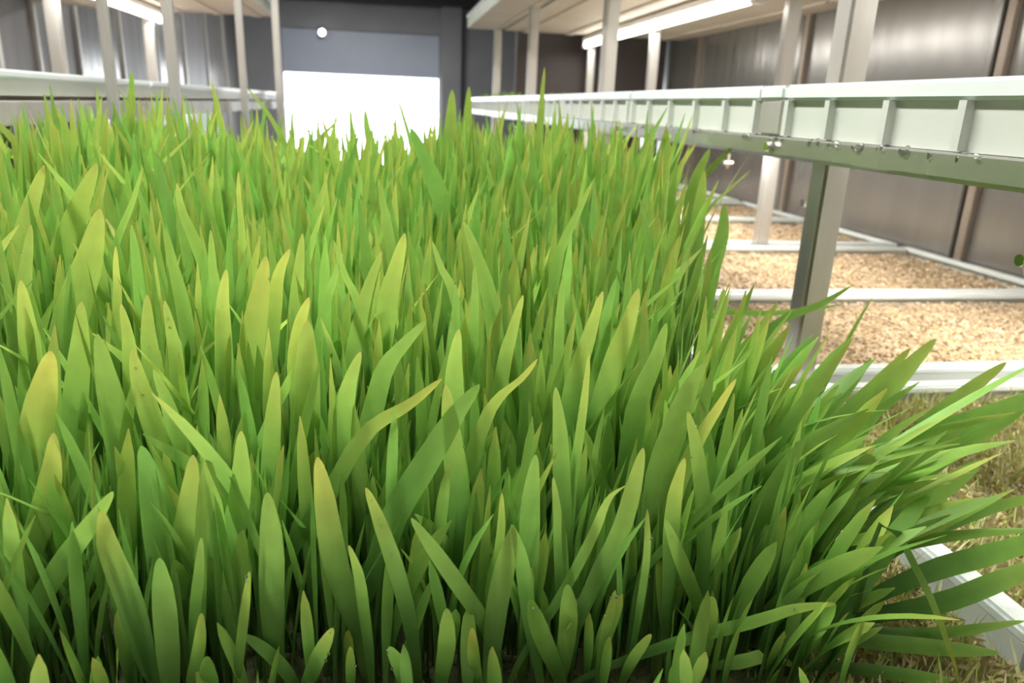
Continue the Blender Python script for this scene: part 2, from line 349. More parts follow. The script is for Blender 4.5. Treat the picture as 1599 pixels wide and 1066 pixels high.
seed_bed(.22, .450, .0, .58, 'strip of sprouting grain between the tall grass and the white tray rim', sprout=3000, n=3500, tint=1)
# seedlings just showing above the far end of the right-hand eye-level trays
HERO = [
 (16.0,0.5,[(-249,610,-55),(-267,617,-90),(-286,623,-136),(-304,630,-190),(-316,634,-247),(-324,638,-303),(-327,642,-360)]),
 (20.2,0.9,[(-214,614,-53),(-232,619,-85),(-253,624,-126),(-277,629,-169),(-300,634,-214),(-316,638,-263),(-326,642,-311),(-330,646,-360)]),
 (22.3,0.6,[(-186,529,-75),(-198,534,-108),(-215,539,-145),(-230,544,-184),(-239,549,-215),(-249,553,-263),(-254,557,-312),(-256,561,-360)]),
 (11.5,0.4,[(-224,517,-84),(-236,527,-115),(-250,537,-153),(-266,541,-222),(-276,545,-291),(-280,549,-360)]),
 (15.3,0.9,[(-213,468,-109),(-217,475,-135),(-221,481,-162),(-230,488,-200),(-239,492,-253),(-244,496,-307),(-246,500,-360)]),
 (19.4,1.0,[(-183,422,-138),(-190,427,-156),(-203,432,-193),(-212,437,-229),(-226,442,-285),(-230,446,-310),(-232,450,-335),(-233,454,-360)]),
 (14.9,0.5,[(-174,448,-117),(-180,453,-145),(-189,458,-180),(-201,463,-225),(-220,468,-293),(-224,472,-315),(-227,476,-338),(-228,480,-360)]),
 (18.2,0.3,[(-160,427,-130),(-160,431,-158),(-160,435,-188),(-160,439,-224),(-163,443,-276),(-169,447,-353),(-169,451,-355),(-169,455,-358),(-169,459,-360)]),
 (15.1,0.5,[(-139,416,-136),(-139,421,-159),(-135,426,-193),(-129,431,-230),(-128,436,-274),(-128,440,-302),(-128,444,-331),(-128,448,-360)]),
 (6.8,1.0,[(-167,493,-93),(-172,503,-110),(-177,513,-133),(-189,517,-209),(-196,521,-284),(-198,525,-360)]),
 (9.6,0.1,[(-162,511,-82),(-164,518,-104),(-166,524,-136),(-170,531,-161),(-176,535,-228),(-180,539,-294),(-182,543,-360)]),
 (11.3,0.2,[(-141,506,-83),(-139,511,-111),(-137,516,-139),(-136,521,-177),(-134,526,-199),(-132,530,-252),(-131,534,-306),(-130,538,-360)]),
 (6.1,0.3,[(-178,601,-54),(-192,611,-83),(-210,621,-115),(-242,625,-196),(-261,629,-278),(-267,633,-360)]),
 (6.5,1.0,[(-108,589,-54),(-110,595,-75),(-111,602,-105),(-114,609,-127),(-119,613,-205),(-122,617,-282),(-123,621,-360)]),
 (10.6,0.4,[(-146,566,-61),(-146,573,-82),(-139,579,-111),(-134,586,-143),(-125,590,-215),(-121,594,-288),(-119,598,-360)]),
 (11.8,0.9,[(-96,463,-101),(-102,473,-127),(-106,483,-165),(-110,487,-230),(-113,491,-295),(-114,495,-360)]),
 (17.8,0.8,[(-74,474,-95),(-81,479,-125),(-90,484,-166),(-95,489,-204),(-100,494,-235),(-103,498,-277),(-106,502,-318),(-106,506,-360)]),
 (8.8,0.3,[(-111,499,-83),(-114,509,-111),(-115,519,-140),(-118,523,-213),(-119,527,-287),(-120,531,-360)]),
 (10.8,0.5,[(-151,443,-117),(-153,453,-142),(-158,463,-174),(-164,467,-236),(-168,471,-298),(-169,475,-360)]),
 (12.9,0.5,[(-138,448,-113),(-143,458,-139),(-147,468,-168),(-154,472,-232),(-158,476,-296),(-160,480,-360)]),
 (10.8,0.4,[(-127,442,-115),(-128,452,-138),(-130,462,-157),(-134,466,-225),(-136,470,-292),(-137,474,-360)]),
 (12.0,1.0,[(-60,477,-91),(-69,487,-110),(-76,497,-143),(-87,501,-215),(-93,505,-288),(-95,509,-360)]),
 (10.6,0.5,[(-53,489,-83),(-58,499,-113),(-63,509,-147),(-70,513,-218),(-74,517,-289),(-75,521,-360)]),
 (12.7,1.0,[(-45,434,-111),(-52,441,-131),(-56,447,-162),(-55,454,-191),(-54,458,-247),(-53,462,-304),(-53,466,-360)]),
 (17.9,0.5,[(-45,419,-121),(-47,426,-146),(-49,432,-173),(-53,439,-211),(-56,443,-260),(-58,447,-310),(-58,451,-360)]),
 (7.7,0.3,[(-27,469,-92),(-34,479,-112),(-42,489,-137),(-58,493,-211),(-67,497,-286),(-70,501,-360)]),
 (6.6,0.3,[(-33,481,-86),(-27,491,-111),(-19,501,-136),(-4,505,-210),(5,509,-285),(8,513,-360)]),
 (11.1,0.5,[(-3,468,-90),(-12,475,-116),(-19,482,-144),(-24,488,-173),(-31,492,-235),(-36,496,-298),(-37,500,-360)]),
 (15.7,0.8,[(12,482,-81),(7,488,-102),(0,495,-134),(1,502,-173),(2,506,-236),(3,510,-298),(3,514,-360)]),
 (10.1,0.1,[(-5,568,-55),(-1,578,-80),(3,588,-107),(13,592,-191),(19,596,-276),(21,600,-360)]),
 (20.3,0.0,[(24,720,-23),(43,727,-64),(62,733,-114),(70,740,-167),(76,744,-231),(80,748,-296),(81,752,-360)]),
 (12.6,0.3,[(51,491,-74),(61,496,-98),(72,501,-131),(78,506,-166),(82,511,-193),(88,515,-249),(91,519,-304),(92,523,-360)]),
 (8.3,0.1,[(41,433,-104),(42,443,-129),(41,453,-157),(38,457,-225),(37,461,-292),(36,465,-360)]),
 (13.5,0.6,[(40,402,-122),(39,412,-147),(40,422,-180),(40,426,-240),(41,430,-300),(41,434,-360)]),
 (13.0,0.2,[(22,410,-119),(9,417,-136),(0,424,-150),(-6,430,-169),(-20,434,-233),(-28,438,-296),(-31,442,-360)]),
 (7.8,0.3,[(29,472,-84),(36,479,-104),(43,486,-118),(52,492,-152),(63,496,-221),(71,500,-291),(73,504,-360)]),
 (7.7,0.3,[(54,450,-95),(56,460,-121),(57,470,-145),(59,474,-217),(60,478,-288),(60,482,-360)]),
 (13.0,0.5,[(-15,397,-133),(-22,407,-156),(-27,417,-184),(-34,421,-243),(-38,425,-301),(-39,429,-360)]),
 (10.1,0.3,[(154,551,-52),(147,558,-75),(138,564,-101),(135,571,-123),(130,575,-202),(126,579,-281),(125,583,-360)]),
 (13.1,1.0,[(128,418,-104),(125,424,-128),(119,431,-164),(118,438,-189),(116,442,-246),(116,446,-303),(115,450,-360)]),
 (16.3,0.9,[(150,417,-102),(147,422,-127),(142,427,-154),(138,432,-187),(133,437,-217),(127,441,-265),(124,445,-312),(123,449,-360)]),
 (9.3,0.0,[(139,428,-98),(139,438,-119),(141,448,-139),(147,452,-213),(150,456,-286),(152,460,-360)]),
 (14.9,0.3,[(159,390,-116),(158,397,-140),(154,403,-163),(154,410,-179),(153,414,-239),(152,418,-300),(152,422,-360)]),
 (8.5,0.1,[(107,434,-98),(109,444,-121),(112,454,-150),(116,458,-220),(119,462,-290),(120,466,-360)]),
 (10.7,0.8,[(80,421,-107),(76,431,-134),(73,441,-162),(67,445,-228),(64,449,-294),(63,453,-360)]),
 (9.7,0.8,[(82,380,-133),(75,387,-147),(64,394,-161),(56,400,-180),(39,404,-240),(28,408,-300),(25,412,-360)]),
 (6.1,0.9,[(111,379,-130),(112,384,-154),(112,389,-185),(111,394,-221),(113,399,-266),(114,403,-297),(115,407,-329),(115,411,-360)]),
 (12.3,0.5,[(133,340,-170),(132,345,-196),(129,350,-227),(121,355,-255),(112,360,-294),(108,364,-316),(106,368,-338),(105,372,-360)]),
 (7.2,0.5,[(125,340,-192),(118,345,-203),(112,350,-230),(99,355,-269),(79,360,-314),(75,364,-329),(72,368,-345),(71,372,-360)]),
 (10.7,0.3,[(90,367,-145),(97,377,-179),(102,387,-209),(108,391,-259),(112,395,-310),(113,399,-360)]),
 (5.5,0.7,[(58,340,-193),(60,350,-222),(60,360,-258),(60,364,-292),(60,368,-326),(60,372,-360)]),
 (12.5,0.2,[(65,340,-213),(63,347,-241),(60,353,-275),(58,360,-333),(58,364,-342),(58,368,-351),(58,372,-360)]),
 (8.9,0.2,[(64,340,-212),(72,347,-241),(79,353,-281),(90,360,-337),(91,364,-345),(92,368,-352),(92,372,-360)]),
 (10.7,0.0,[(76,340,-260),(86,350,-292),(103,360,-338),(104,364,-345),(105,368,-353),(106,372,-360)]),
 (11.0,0.0,[(97,340,-252),(102,350,-285),(104,360,-331),(104,364,-340),(105,368,-350),(105,372,-360)]),
 (9.8,0.5,[(159,347,-153),(171,354,-182),(183,360,-224),(191,367,-264),(195,371,-296),(198,375,-328),(198,379,-360)]),
 (10.2,0.8,[(157,340,-177),(159,350,-204),(164,360,-235),(169,364,-277),(172,368,-318),(173,372,-360)]),
 (8.3,0.1,[(150,340,-214),(166,350,-246),(190,360,-296),(196,364,-317),(200,368,-339),(202,372,-360)]),
 (14.8,0.2,[(184,340,-267),(188,350,-302),(192,360,-348),(192,364,-352),(192,368,-356),(192,372,-360)]),
 (8.2,0.5,[(265,340,-279),(241,344,-284),(220,348,-294),(181,352,-306),(151,356,-319),(129,360,-331),(117,364,-341),(110,368,-350),(107,372,-360)]),
 (17.2,0.1,[(174,365,-132),(170,370,-146),(167,375,-168),(161,380,-212),(164,385,-260),(165,389,-294),(166,393,-327),(166,397,-360)]),
 (10.5,1.0,[(189,356,-138),(184,363,-159),(178,370,-182),(172,376,-215),(167,380,-263),(164,384,-312),(163,388,-360)]),
 (5.6,0.4,[(85,340,-185),(91,350,-212),(96,360,-244),(100,364,-282),(102,368,-321),(103,372,-360)]),
 (12.0,0.2,[(76,345,-174),(77,355,-207),(80,365,-255),(81,369,-290),(81,373,-325),(82,377,-360)]),
 (5.1,0.4,[(139,340,-207),(146,350,-249),(148,360,-311),(148,364,-327),(148,368,-344),(148,372,-360)]),
 (6.4,0.4,[(125,340,-258),(125,350,-301),(127,360,-341),(128,364,-347),(128,368,-354),(128,372,-360)]),
 (9.7,0.4,[(149,340,-290),(145,350,-317),(144,360,-343),(144,364,-349),(144,368,-354),(144,372,-360)]),
 (9.7,1.0,[(29,379,-143),(12,383,-159),(-10,387,-175),(-24,391,-197),(-34,395,-219),(-56,399,-254),(-71,403,-290),(-80,407,-325),(-83,411,-360)]),
 (13.7,0.9,[(-37,362,-179),(-35,366,-203),(-32,370,-241),(-26,374,-275),(-19,378,-305),(-15,382,-345),(-14,386,-350),(-14,390,-355),(-14,394,-360)]),
 (16.0,0.2,[(49,374,-145),(36,377,-165),(22,381,-193),(4,384,-227),(-7,387,-263),(-20,391,-297),(-36,394,-336),(-39,398,-344),(-40,402,-352),(-41,406,-360)]),
 (9.3,0.6,[(-12,349,-191),(-6,354,-213),(4,359,-253),(11,364,-292),(16,369,-337),(17,373,-345),(18,377,-352),(18,381,-360)]),
 (9.5,0.1,[(11,340,-205),(28,347,-238),(47,353,-274),(55,360,-293),(62,364,-315),(66,368,-338),(68,372,-360)]),
 (13.7,0.8,[(31,377,-146),(35,383,-179),(40,390,-216),(43,397,-260),(45,401,-293),(46,405,-327),(46,409,-360)]),
 (10.0,0.1,[(30,340,-262),(31,350,-296),(29,360,-330),(29,364,-340),(29,368,-350),(29,372,-360)]),
 (7.0,0.7,[(44,340,-276),(47,350,-307),(51,360,-332),(52,364,-342),(52,368,-351),(52,372,-360)]),
 (9.1,0.1,[(-1,340,-284),(4,350,-306),(7,360,-328),(8,364,-338),(8,368,-349),(8,372,-360)]),
 (8.9,0.8,[(-31,340,-269),(-39,350,-293),(-48,360,-322),(-51,364,-334),(-53,368,-347),(-53,372,-360)]),
 (13.7,0.2,[(-62,354,-194),(-63,360,-229),(-66,367,-274),(-67,374,-332),(-67,378,-341),(-67,382,-351),(-67,386,-360)]),
 (5.6,0.4,[(-22,340,-282),(-23,350,-304),(-24,360,-324),(-25,364,-336),(-25,368,-348),(-25,372,-360)]),
 (10.8,0.8,[(-60,395,-143),(-65,405,-174),(-71,415,-220),(-75,419,-266),(-78,423,-313),(-78,427,-360)]),
 (13.6,0.7,[(-174,390,-173),(-181,395,-200),(-194,400,-234),(-207,405,-261),(-224,410,-307),(-229,414,-325),(-232,418,-342),(-232,422,-360)]),
 (11.8,0.3,[(-140,366,-196),(-156,372,-219),(-175,379,-245),(-198,386,-281),(-210,390,-308),(-217,394,-334),(-219,398,-360)]),
 (14.0,0.8,[(-144,359,-203),(-145,364,-230),(-141,369,-265),(-139,374,-304),(-137,379,-329),(-137,383,-339),(-137,387,-350),(-137,391,-360)]),
 (12.1,0.0,[(-113,340,-220),(-117,350,-257),(-122,360,-313),(-123,364,-329),(-124,368,-344),(-124,372,-360)]),
 (6.0,0.3,[(-93,342,-211),(-99,352,-240),(-106,362,-271),(-110,366,-301),(-112,370,-330),(-113,374,-360)]),
 (6.8,0.4,[(-96,340,-254),(-102,350,-283),(-111,360,-315),(-113,364,-330),(-115,368,-345),(-115,372,-360)]),
 (13.0,0.5,[(-101,372,-180),(-107,379,-210),(-116,386,-246),(-122,392,-284),(-125,396,-310),(-127,400,-335),(-128,404,-360)]),
 (13.1,0.4,[(-94,371,-180),(-96,378,-210),(-98,385,-246),(-103,391,-290),(-105,395,-313),(-106,399,-337),(-106,403,-360)]),
 (12.5,0.4,[(-77,376,-169),(-81,383,-206),(-89,390,-246),(-95,396,-317),(-96,400,-332),(-96,404,-346),(-97,408,-360)]),
 (5.4,0.4,[(-71,340,-231),(-79,350,-273),(-87,360,-317),(-89,364,-331),(-90,368,-346),(-90,372,-360)]),
 (8.7,0.1,[(-96,340,-281),(-99,350,-300),(-101,360,-316),(-103,364,-330),(-103,368,-345),(-104,372,-360)]),
 (15.4,0.0,[(-128,379,-177),(-128,386,-205),(-130,393,-250),(-133,399,-280),(-134,403,-307),(-136,407,-333),(-136,411,-360)]),
 (10.7,0.3,[(-126,406,-144),(-124,416,-169),(-123,426,-202),(-122,430,-254),(-121,434,-307),(-120,438,-360)]),
 (6.5,0.4,[(-21,340,-219),(-17,350,-245),(-15,360,-278),(-13,364,-305),(-12,368,-333),(-12,372,-360)]),
 (14.2,0.2,[(-297,1000,23),(-302,1007,-6),(-310,1013,-44),(-315,1020,-91),(-323,1024,-180),(-327,1028,-270),(-329,1032,-360)]),
 (8.3,0.1,[(-276,1020,3),(-282,1030,-43),(-287,1040,-91),(-293,1044,-181),(-297,1048,-270),(-298,1052,-360)]),
 (10.5,0.5,[(-207,1000,16),(-203,1007,-24),(-199,1013,-63),(-200,1020,-96),(-201,1024,-184),(-201,1028,-272),(-202,1032,-360)]),
 (7.8,0.4,[(-175,1050,11),(-150,1057,-23),(-129,1063,-68),(-114,1070,-107),(-94,1074,-191),(-81,1078,-276),(-77,1082,-360)]),
 (19.4,0.3,[(-327,860,-25),(-330,870,-59),(-336,880,-100),(-344,884,-187),(-349,888,-273),(-351,892,-360)]),
 (11.6,0.1,[(-321,900,-27),(-328,910,-68),(-333,920,-104),(-339,924,-189),(-343,928,-275),(-344,932,-360)]),
 (9.8,0.4,[(195,950,47),(195,957,14),(195,963,-25),(198,970,-65),(202,974,-164),(205,978,-262),(205,982,-360)]),
 (22.3,0.3,[(86,1000,17),(86,1010,-14),(85,1020,-64),(85,1024,-162),(85,1028,-261),(85,1032,-360)]),
 (18.1,0.3,[(113,1050,23),(113,1060,-23),(113,1070,-66),(113,1074,-164),(113,1078,-262),(113,1082,-360)]),
 (14.5,0.2,[(-23,950,-10),(-20,960,-40),(-9,970,-79),(8,974,-173),(19,978,-266),(22,982,-360)]),
 (6.8,0.2,[(16,1000,7),(26,1010,-24),(37,1020,-65),(55,1024,-163),(65,1028,-262),(69,1032,-360)]),
 (19.2,0.4,[(359,950,-19),(369,960,-60),(376,970,-112),(384,974,-194),(389,978,-277),(391,982,-360)]),
 (12.8,0.8,[(394,930,-36),(380,940,-68),(369,950,-118),(358,954,-198),(352,958,-279),(349,962,-360)]),
 (19.9,0.2,[(391,880,-40),(381,890,-86),(383,900,-160),(384,904,-227),(385,908,-293),(385,912,-360)]),
 (4.8,0.7,[(433,850,-62),(414,860,-86),(393,870,-115),(354,874,-196),(330,878,-278),(322,882,-360)]),
 (19.3,0.1,[(343,720,-87),(348,727,-122),(344,733,-165),(346,740,-210),(348,744,-260),(349,748,-310),(350,752,-360)]),
 (21.3,0.4,[(352,800,-61),(356,810,-107),(361,820,-161),(365,824,-227),(368,828,-294),(369,832,-360)]),
 (9.0,0.2,[(461,660,-159),(430,660,-178),(390,660,-194),(373,660,-214),(344,664,-263),(327,668,-311),(321,672,-360)]),
 (6.6,0.1,[(466,680,-184),(429,680,-189),(380,680,-193),(334,680,-192),(185,684,-248),(95,688,-304),(66,692,-360)]),
 (4.9,0.4,[(442,600,-156),(428,600,-190),(413,600,-234),(404,604,-276),(398,608,-318),(397,612,-360)]),
 (11.8,0.5,[(349,600,-159),(337,600,-183),(323,600,-213),(307,604,-262),(298,608,-311),(295,612,-360)]),
 (14.5,0.5,[(295,600,-147),(299,610,-179),(301,620,-220),(302,624,-266),(303,628,-313),(304,632,-360)]),
 (26.3,0.4,[(432,500,-164),(405,500,-202),(375,500,-252),(351,500,-310),(340,500,-353),(340,504,-355),(340,508,-358),(340,512,-360)]),
 (16.0,0.4,[(502,500,-185),(467,500,-215),(438,500,-243),(417,500,-283),(408,504,-309),(403,508,-334),(401,512,-360)]),
 (21.6,0.2,[(540,480,-198),(482,480,-224),(423,480,-244),(389,480,-271),(350,480,-310),(340,484,-327),(333,488,-343),(331,492,-360)]),
 (14.3,0.5,[(435,530,-182),(411,530,-214),(382,530,-248),(350,530,-308),(344,534,-326),(340,538,-343),(339,542,-360)]),
 (19.3,0.1,[(462,460,-253),(432,460,-277),(396,460,-295),(354,460,-333),(347,464,-342),(343,468,-351),(341,472,-360)]),
 (13.3,0.5,[(422,480,-216),(393,480,-238),(366,480,-270),(344,480,-304),(335,484,-323),(331,488,-341),(329,492,-360)]),
 (14.4,0.6,[(367,440,-249),(344,440,-267),(322,440,-290),(312,440,-323),(310,444,-335),(308,448,-348),(308,452,-360)]),
 (18.1,0.5,[(332,520,-183),(310,520,-224),(290,520,-258),(277,520,-287),(269,524,-311),(265,528,-336),(264,532,-360)]),
 (15.8,0.2,[(354,500,-201),(328,500,-244),(308,500,-296),(303,500,-338),(302,504,-345),(302,508,-353),(302,512,-360)]),
 (13.1,0.5,[(349,420,-279),(321,420,-296),(302,420,-314),(290,420,-335),(287,424,-343),(285,428,-352),(284,432,-360)]),
 (16.2,0.4,[(292,400,-256),(285,400,-288),(272,400,-324),(256,400,-360)]),
 (9.5,0.5,[(499,420,-261),(447,420,-269),(402,420,-285),(368,420,-297),(336,420,-322),(326,424,-334),(319,428,-347),(317,432,-360)]),
 (17.0,0.2,[(497,410,-288),(447,410,-302),(396,410,-314),(357,410,-330),(324,410,-347),(319,414,-351),(315,418,-356),(314,422,-360)]),
 (16.9,0.6,[(492,400,-303),(452,400,-317),(404,400,-335),(353,400,-342),(318,400,-347),(306,404,-351),(299,408,-356),(297,412,-360)]),
 (9.0,0.3,[(451,380,-340),(400,380,-344),(349,380,-342),(302,380,-327),(273,384,-338),(257,388,-349),(251,392,-360)]),
 (4.5,0.9,[(387,360,-364),(355,360,-306),(329,360,-267),(306,360,-236),(298,360,-253),(298,360,-291),(298,364,-314),(298,368,-337),(298,372,-360)]),
 (11.3,0.1,[(426,370,-357),(367,370,-346),(316,370,-336),(286,370,-328),(258,374,-338),(242,378,-349),(236,382,-360)]),
 (9.3,0.2,[(390,360,-370),(338,360,-357),(283,360,-345),(270,364,-350),(262,368,-355),(259,372,-360)]),
 (9.1,0.6,[(260,360,-342),(242,360,-332),(227,360,-334),(208,360,-337),(187,364,-344),(175,368,-352),(171,372,-360)]),
 (11.4,0.3,[(454,470,-219),(424,470,-256),(393,470,-301),(366,470,-335),(361,474,-343),(359,478,-352),(358,482,-360)]),
 (13.4,0.1,[(500,470,-215),(450,470,-246),(412,470,-279),(374,470,-317),(365,474,-332),(359,478,-346),(357,482,-360)]),
 (13.1,0.2,[(393,520,-187),(366,520,-232),(339,520,-278),(329,520,-327),(328,524,-338),(327,528,-349),(327,532,-360)]),
 (11.6,0.3,[(411,430,-267),(375,430,-298),(342,430,-318),(327,434,-332),(317,438,-346),(314,442,-360)]),
]
# ---------------------------------------------------------------- barley grass
TT = np.array([0, .2, .4, .55, .68, .80, .89, .95, .985, 1.0]); WW = np.array([.32, .42, .70, .93, 1.0, .92, .74, .50, .28, .07])
def ramp(t, yl, g, hue):
    """pigment along a blade: deep green base and middle, darkened further for shade inside the mat, lighter tip; yl = how yellow the tip has gone"""
    t = t[:, None]
    base = np.array([.10, .16, .035]); mid = np.array([.062, .175, .026]); up = np.array([.255, .52, .090]); tip = np.array([.66, .74, .13])  # base and mid darkened to paint in the shade deep among the blades
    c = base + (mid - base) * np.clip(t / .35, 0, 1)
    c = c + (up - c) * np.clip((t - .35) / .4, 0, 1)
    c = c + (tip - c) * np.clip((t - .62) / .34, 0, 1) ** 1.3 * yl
    c = c * g; c[:, 0] *= hue
    c = c + (np.array([.62, .52, .12]) - c) * np.clip((t - .975) / .02, 0, 1) * .5 * (yl > .3)
    return c
def leaf(P, side, W, yl, g, hue, fold, twist, wt=None, t=None):
    """P n×3 centre line base→tip; returns verts, pigment, across for a folded ribbon of three vertices a row"""
    n = len(P); t = np.linspace(0, 1, n) if t is None else t
    T = np.gradient(P, axis=0); T /= np.linalg.norm(T, axis=1)[:, None] + 1e-9
    s = np.tile(side, (n, 1)) if side.ndim == 1 else side
    s = s - (s * T).sum(1)[:, None] * T; s /= np.linalg.norm(s, axis=1)[:, None] + 1e-9
    b = np.cross(T, s); a = twist * (t - .6)
    s2 = s * np.cos(a)[:, None] + b * np.sin(a)[:, None]; b2 = np.cross(T, s2)
    w = (np.interp(t, TT, WW) if wt is None else wt) * W / 2
    f = fold * (1.3 - t)
    l = P - s2 * (w * np.cos(f))[:, None] + b2 * (w * np.sin(f))[:, None]
    r = P + s2 * (w * np.cos(f))[:, None] + b2 * (w * np.sin(f))[:, None]
    V = np.stack([l, P, r], 1).reshape(-1, 3)
    c = ramp(t, yl, g, hue); col = np.repeat(c, 3, 0); col[1::3] *= .93
    return V, col, np.tile([-1, 0, 1], n)
def faces(n, off=0):
    return [(off + 3 * i + j, off + 3 * i + j + 1, off + 3 * i + j + 4, off + 3 * i + j + 3) for i in range(n - 1) for j in (0, 1)]
def leaf_obj(V, c, a, F, name, parent, origin):
    me = bpy.data.meshes.new(name)
    me.vertices.add(len(V)); me.vertices.foreach_set('co', (V - origin).astype('f').ravel())
    F = np.asarray(F); me.loops.add(F.size); me.loops.foreach_set('vertex_index', F.ravel().astype('i'))
    me.polygons.add(len(F)); me.polygons.foreach_set('loop_start', np.arange(0, F.size, 4, dtype='i')); me.polygons.foreach_set('use_smooth', np.ones(len(F), bool))
    at = me.attributes.new('pigment', 'FLOAT_COLOR', 'POINT'); at.data.foreach_set('color', np.hstack([c, np.ones((len(c), 1))]).astype('f').ravel())
    at = me.attributes.new('across', 'FLOAT', 'POINT'); at.data.foreach_set('value', np.asarray(a, 'f'))
    me.update(calc_edges=True); me.validate(); me.materials.append(M['blade'])
    o = bpy.data.objects.new(name, me); C.objects.link(o); o.parent = parent; return o
def catmull(K, n):
    K = np.asarray(K, float); K = np.vstack([2 * K[0] - K[1], K, 2 * K[-1] - K[-2]]); out = []
    m = len(K) - 3; u = np.linspace(0, m - 1e-6, 120)
    for x in u:
        i = int(x); f = x - i; p0, p1, p2, p3 = K[i:i + 4]
        out.append(.5 * (2 * p1 + (p2 - p0) * f + (2 * p0 - 5 * p1 + 4 * p2 - p3) * f * f + (3 * p1 - p0 - 3 * p2 + p3) * f ** 3))
    out = np.array(out); d = np.r_[0, np.cumsum(np.linalg.norm(np.diff(out, axis=0), axis=1))]; d /= d[-1]
    return out, d
MX0, MX1, MY0, MY1, MZ = -.95, .30, .295, 1.16, -.36
def edge_x(y): return float(np.interp(y, [.3, .5, .7, .95, 1.16], [.285, .262, .30, .36, .37]))
mat_o = thing('barley_grass_mat', (-.3, .72, MZ), 'dense mat of tall bright green barley grass filling the foreground', 'grass')
org = np.array([-.3, .72, MZ])
b = MB(); nx, ny = 50, 34                                     # root mat: matted slab with an uneven top and frayed sides
for j in range(ny + 1):
    for i in range(nx + 1):
        e = i in (0, nx) or j in (0, ny)
        b.v.append((MX0 + (edge_x(MY0 + (MY1 - MY0) * j / ny) - MX0) * i / nx + .3 + random.uniform(-.004, .004), MY0 - .01 + (MY1 - MY0 + .02) * j / ny - .72 + random.uniform(-.004, .004), -.032 if e else random.uniform(-.004, .006)))
for j in range(ny):
    for i in range(nx): a = j * (nx + 1) + i; b.f.append((a, a + 1, a + nx + 2, a + nx + 1))
b.box((MX0 + .3, MY0 - .72, -.038), (.265 + .3, MY1 - .72, -.02))
b.build('root_mat', M['root'], mat_o, smooth=False)

parts = 0
drops = []
ht = np.array([0, .02, .06, .15, .30, .5, .7, .85, 1.0]); hw = np.array([.07, .32, .50, .80, 1.0, .98, .78, .55, .36])
for W, yl, K in HERO:
    K = np.array(K[::-1]) / 1000.; P, d = catmull(K, 0)
    t = np.r_[np.linspace(0, .8, 12), np.linspace(.84, .97, 6), .985, .994, 1.0]
    P = np.stack([np.interp(t, d, P[:, k]) for k in range(3)], 1)
    side = np.array([1, .12 * random.uniform(-1, 1), 0.]) if abs(K[-1][0] - K[0][0]) < .12 else np.array([.3, 0, 1.])
    if abs(K[-1][0] - K[0][0]) >= .12:                      # leaning blades: broad face turned towards the aisle
        T = K[-1] - K[0]; side = np.cross(T / np.linalg.norm(T), np.array([0, -1, .35]))
    V, c, a = leaf(P, side, W / 1000 * 1.04, yl, random.uniform(.9, 1.1), random.uniform(.9, 1.12), random.uniform(.12, .4), random.uniform(-.5, .5), wt=np.interp(1 - t, ht, hw), t=t)
    leaf_obj(V, c, a, faces(len(P)), 'blade', mat_o, org); parts += 1
    if random.random() < .3:
        for _ in range(random.randint(1, 4)): i = random.randint(9, 17); drops.append(V[3 * i + random.choice((0, 1, 2))] + (0, -.0008, .0004))

def rand_leaf(x, y, ztip, n, lean=None, W=None, yl=None):
    L = ztip - MZ
    if lean is None:
        az = random.uniform(0, 6.28); th = abs(random.gauss(0, .10)) + .02
        if random.random() < .06: th += random.uniform(.15, .4)
        dx, dy = th * math.cos(az), th * math.sin(az)
        edge = max(0, (x - (edge_x(y) - .08)) / .08)
        dx += edge * random.uniform(.0, .26 if y < .48 else .07)
        dx += random.uniform(-.02, .05) if edge <= 0 else 0
    else: dx, dy = lean
    t = np.linspace(0, 1, n); tb = t ** random.uniform(1.2, 2.2)
    droop = random.uniform(0, .10) if lean is None else random.uniform(.02, .25)
    P = np.stack([x + dx * L * tb * 1.1, y + dy * L * tb * 1.1, MZ + L * (t - droop * abs(math.hypot(dx, dy)) * tb ** 2)], 1)
    yw = random.gauss(0, .75); side = np.array([math.cos(yw), math.sin(yw), 0])
    W = W or (random.uniform(.0065, .0115) if y < .62 else random.uniform(.008, .0135))
    yl = random.uniform(0, .7) ** 1.2 if yl is None else yl
    return leaf(P, side, W, yl, random.uniform(.78, 1.18), random.uniform(.88, 1.10), random.uniform(.15, .6), random.gauss(0, .8))
def top(y): return float(np.interp(y, [.29, .33, .38, .45, .55, .65, .8, 1.0, 1.16], [-.30, -.25, -.205, -.150, -.115, -.088, -.064, -.040, -.034]))
VV, CC, AA, FF = [], [], [], []; cnt = 0; near = []
N = 7900
for k in range(N):
    y = MY0 + (MY1 - MY0) * random.random(); x = random.uniform(MX0, edge_x(y))
    if y < .40 and random.random() < (.86 if y < .365 else .35): continue
    if x < -.55 and y < .34 + (-.55 - x) * 1.0 and random.random() < .6: continue
    sd = .020 if y > .5 else .028
    z = top(y) + random.gauss(-.012, sd) - (abs(random.gauss(0, .05)) if random.random() < .58 else 0)
    z = min(z, top(y) + .028)
    z += .012 * math.sin(x * 9 + y * 5) * (y > .5) + (.014 if y > .8 else 0) - (.034 * min(1, max(0, -x - .36) / .08) if y > .62 else 0)
    if y < .37: z = min(z, -.25 - random.uniform(0, .05))
    V, c, a = rand_leaf(x, y, z, 9 if y > .6 else 12)
    if y < .47 and -.30 < x < .36 and z > -.27: z -= 0; near.append((y, V, c, a)); continue
    n = len(V) // 3; VV.append(V); CC.append(c); AA.append(a); FF.append(np.array(faces(n)) + cnt); cnt += len(V)
for k in range(1100):
    y = random.uniform(.375, .52); x = random.uniform(-.5, edge_x(y))
    V, c, a = rand_leaf(x, y, MZ + random.uniform(.10, .17), 7, W=random.uniform(.003, .006), yl=0)
    n = 7; VV.append(V); CC.append(c); AA.append(a); FF.append(np.array(faces(n)) + cnt); cnt += len(V)
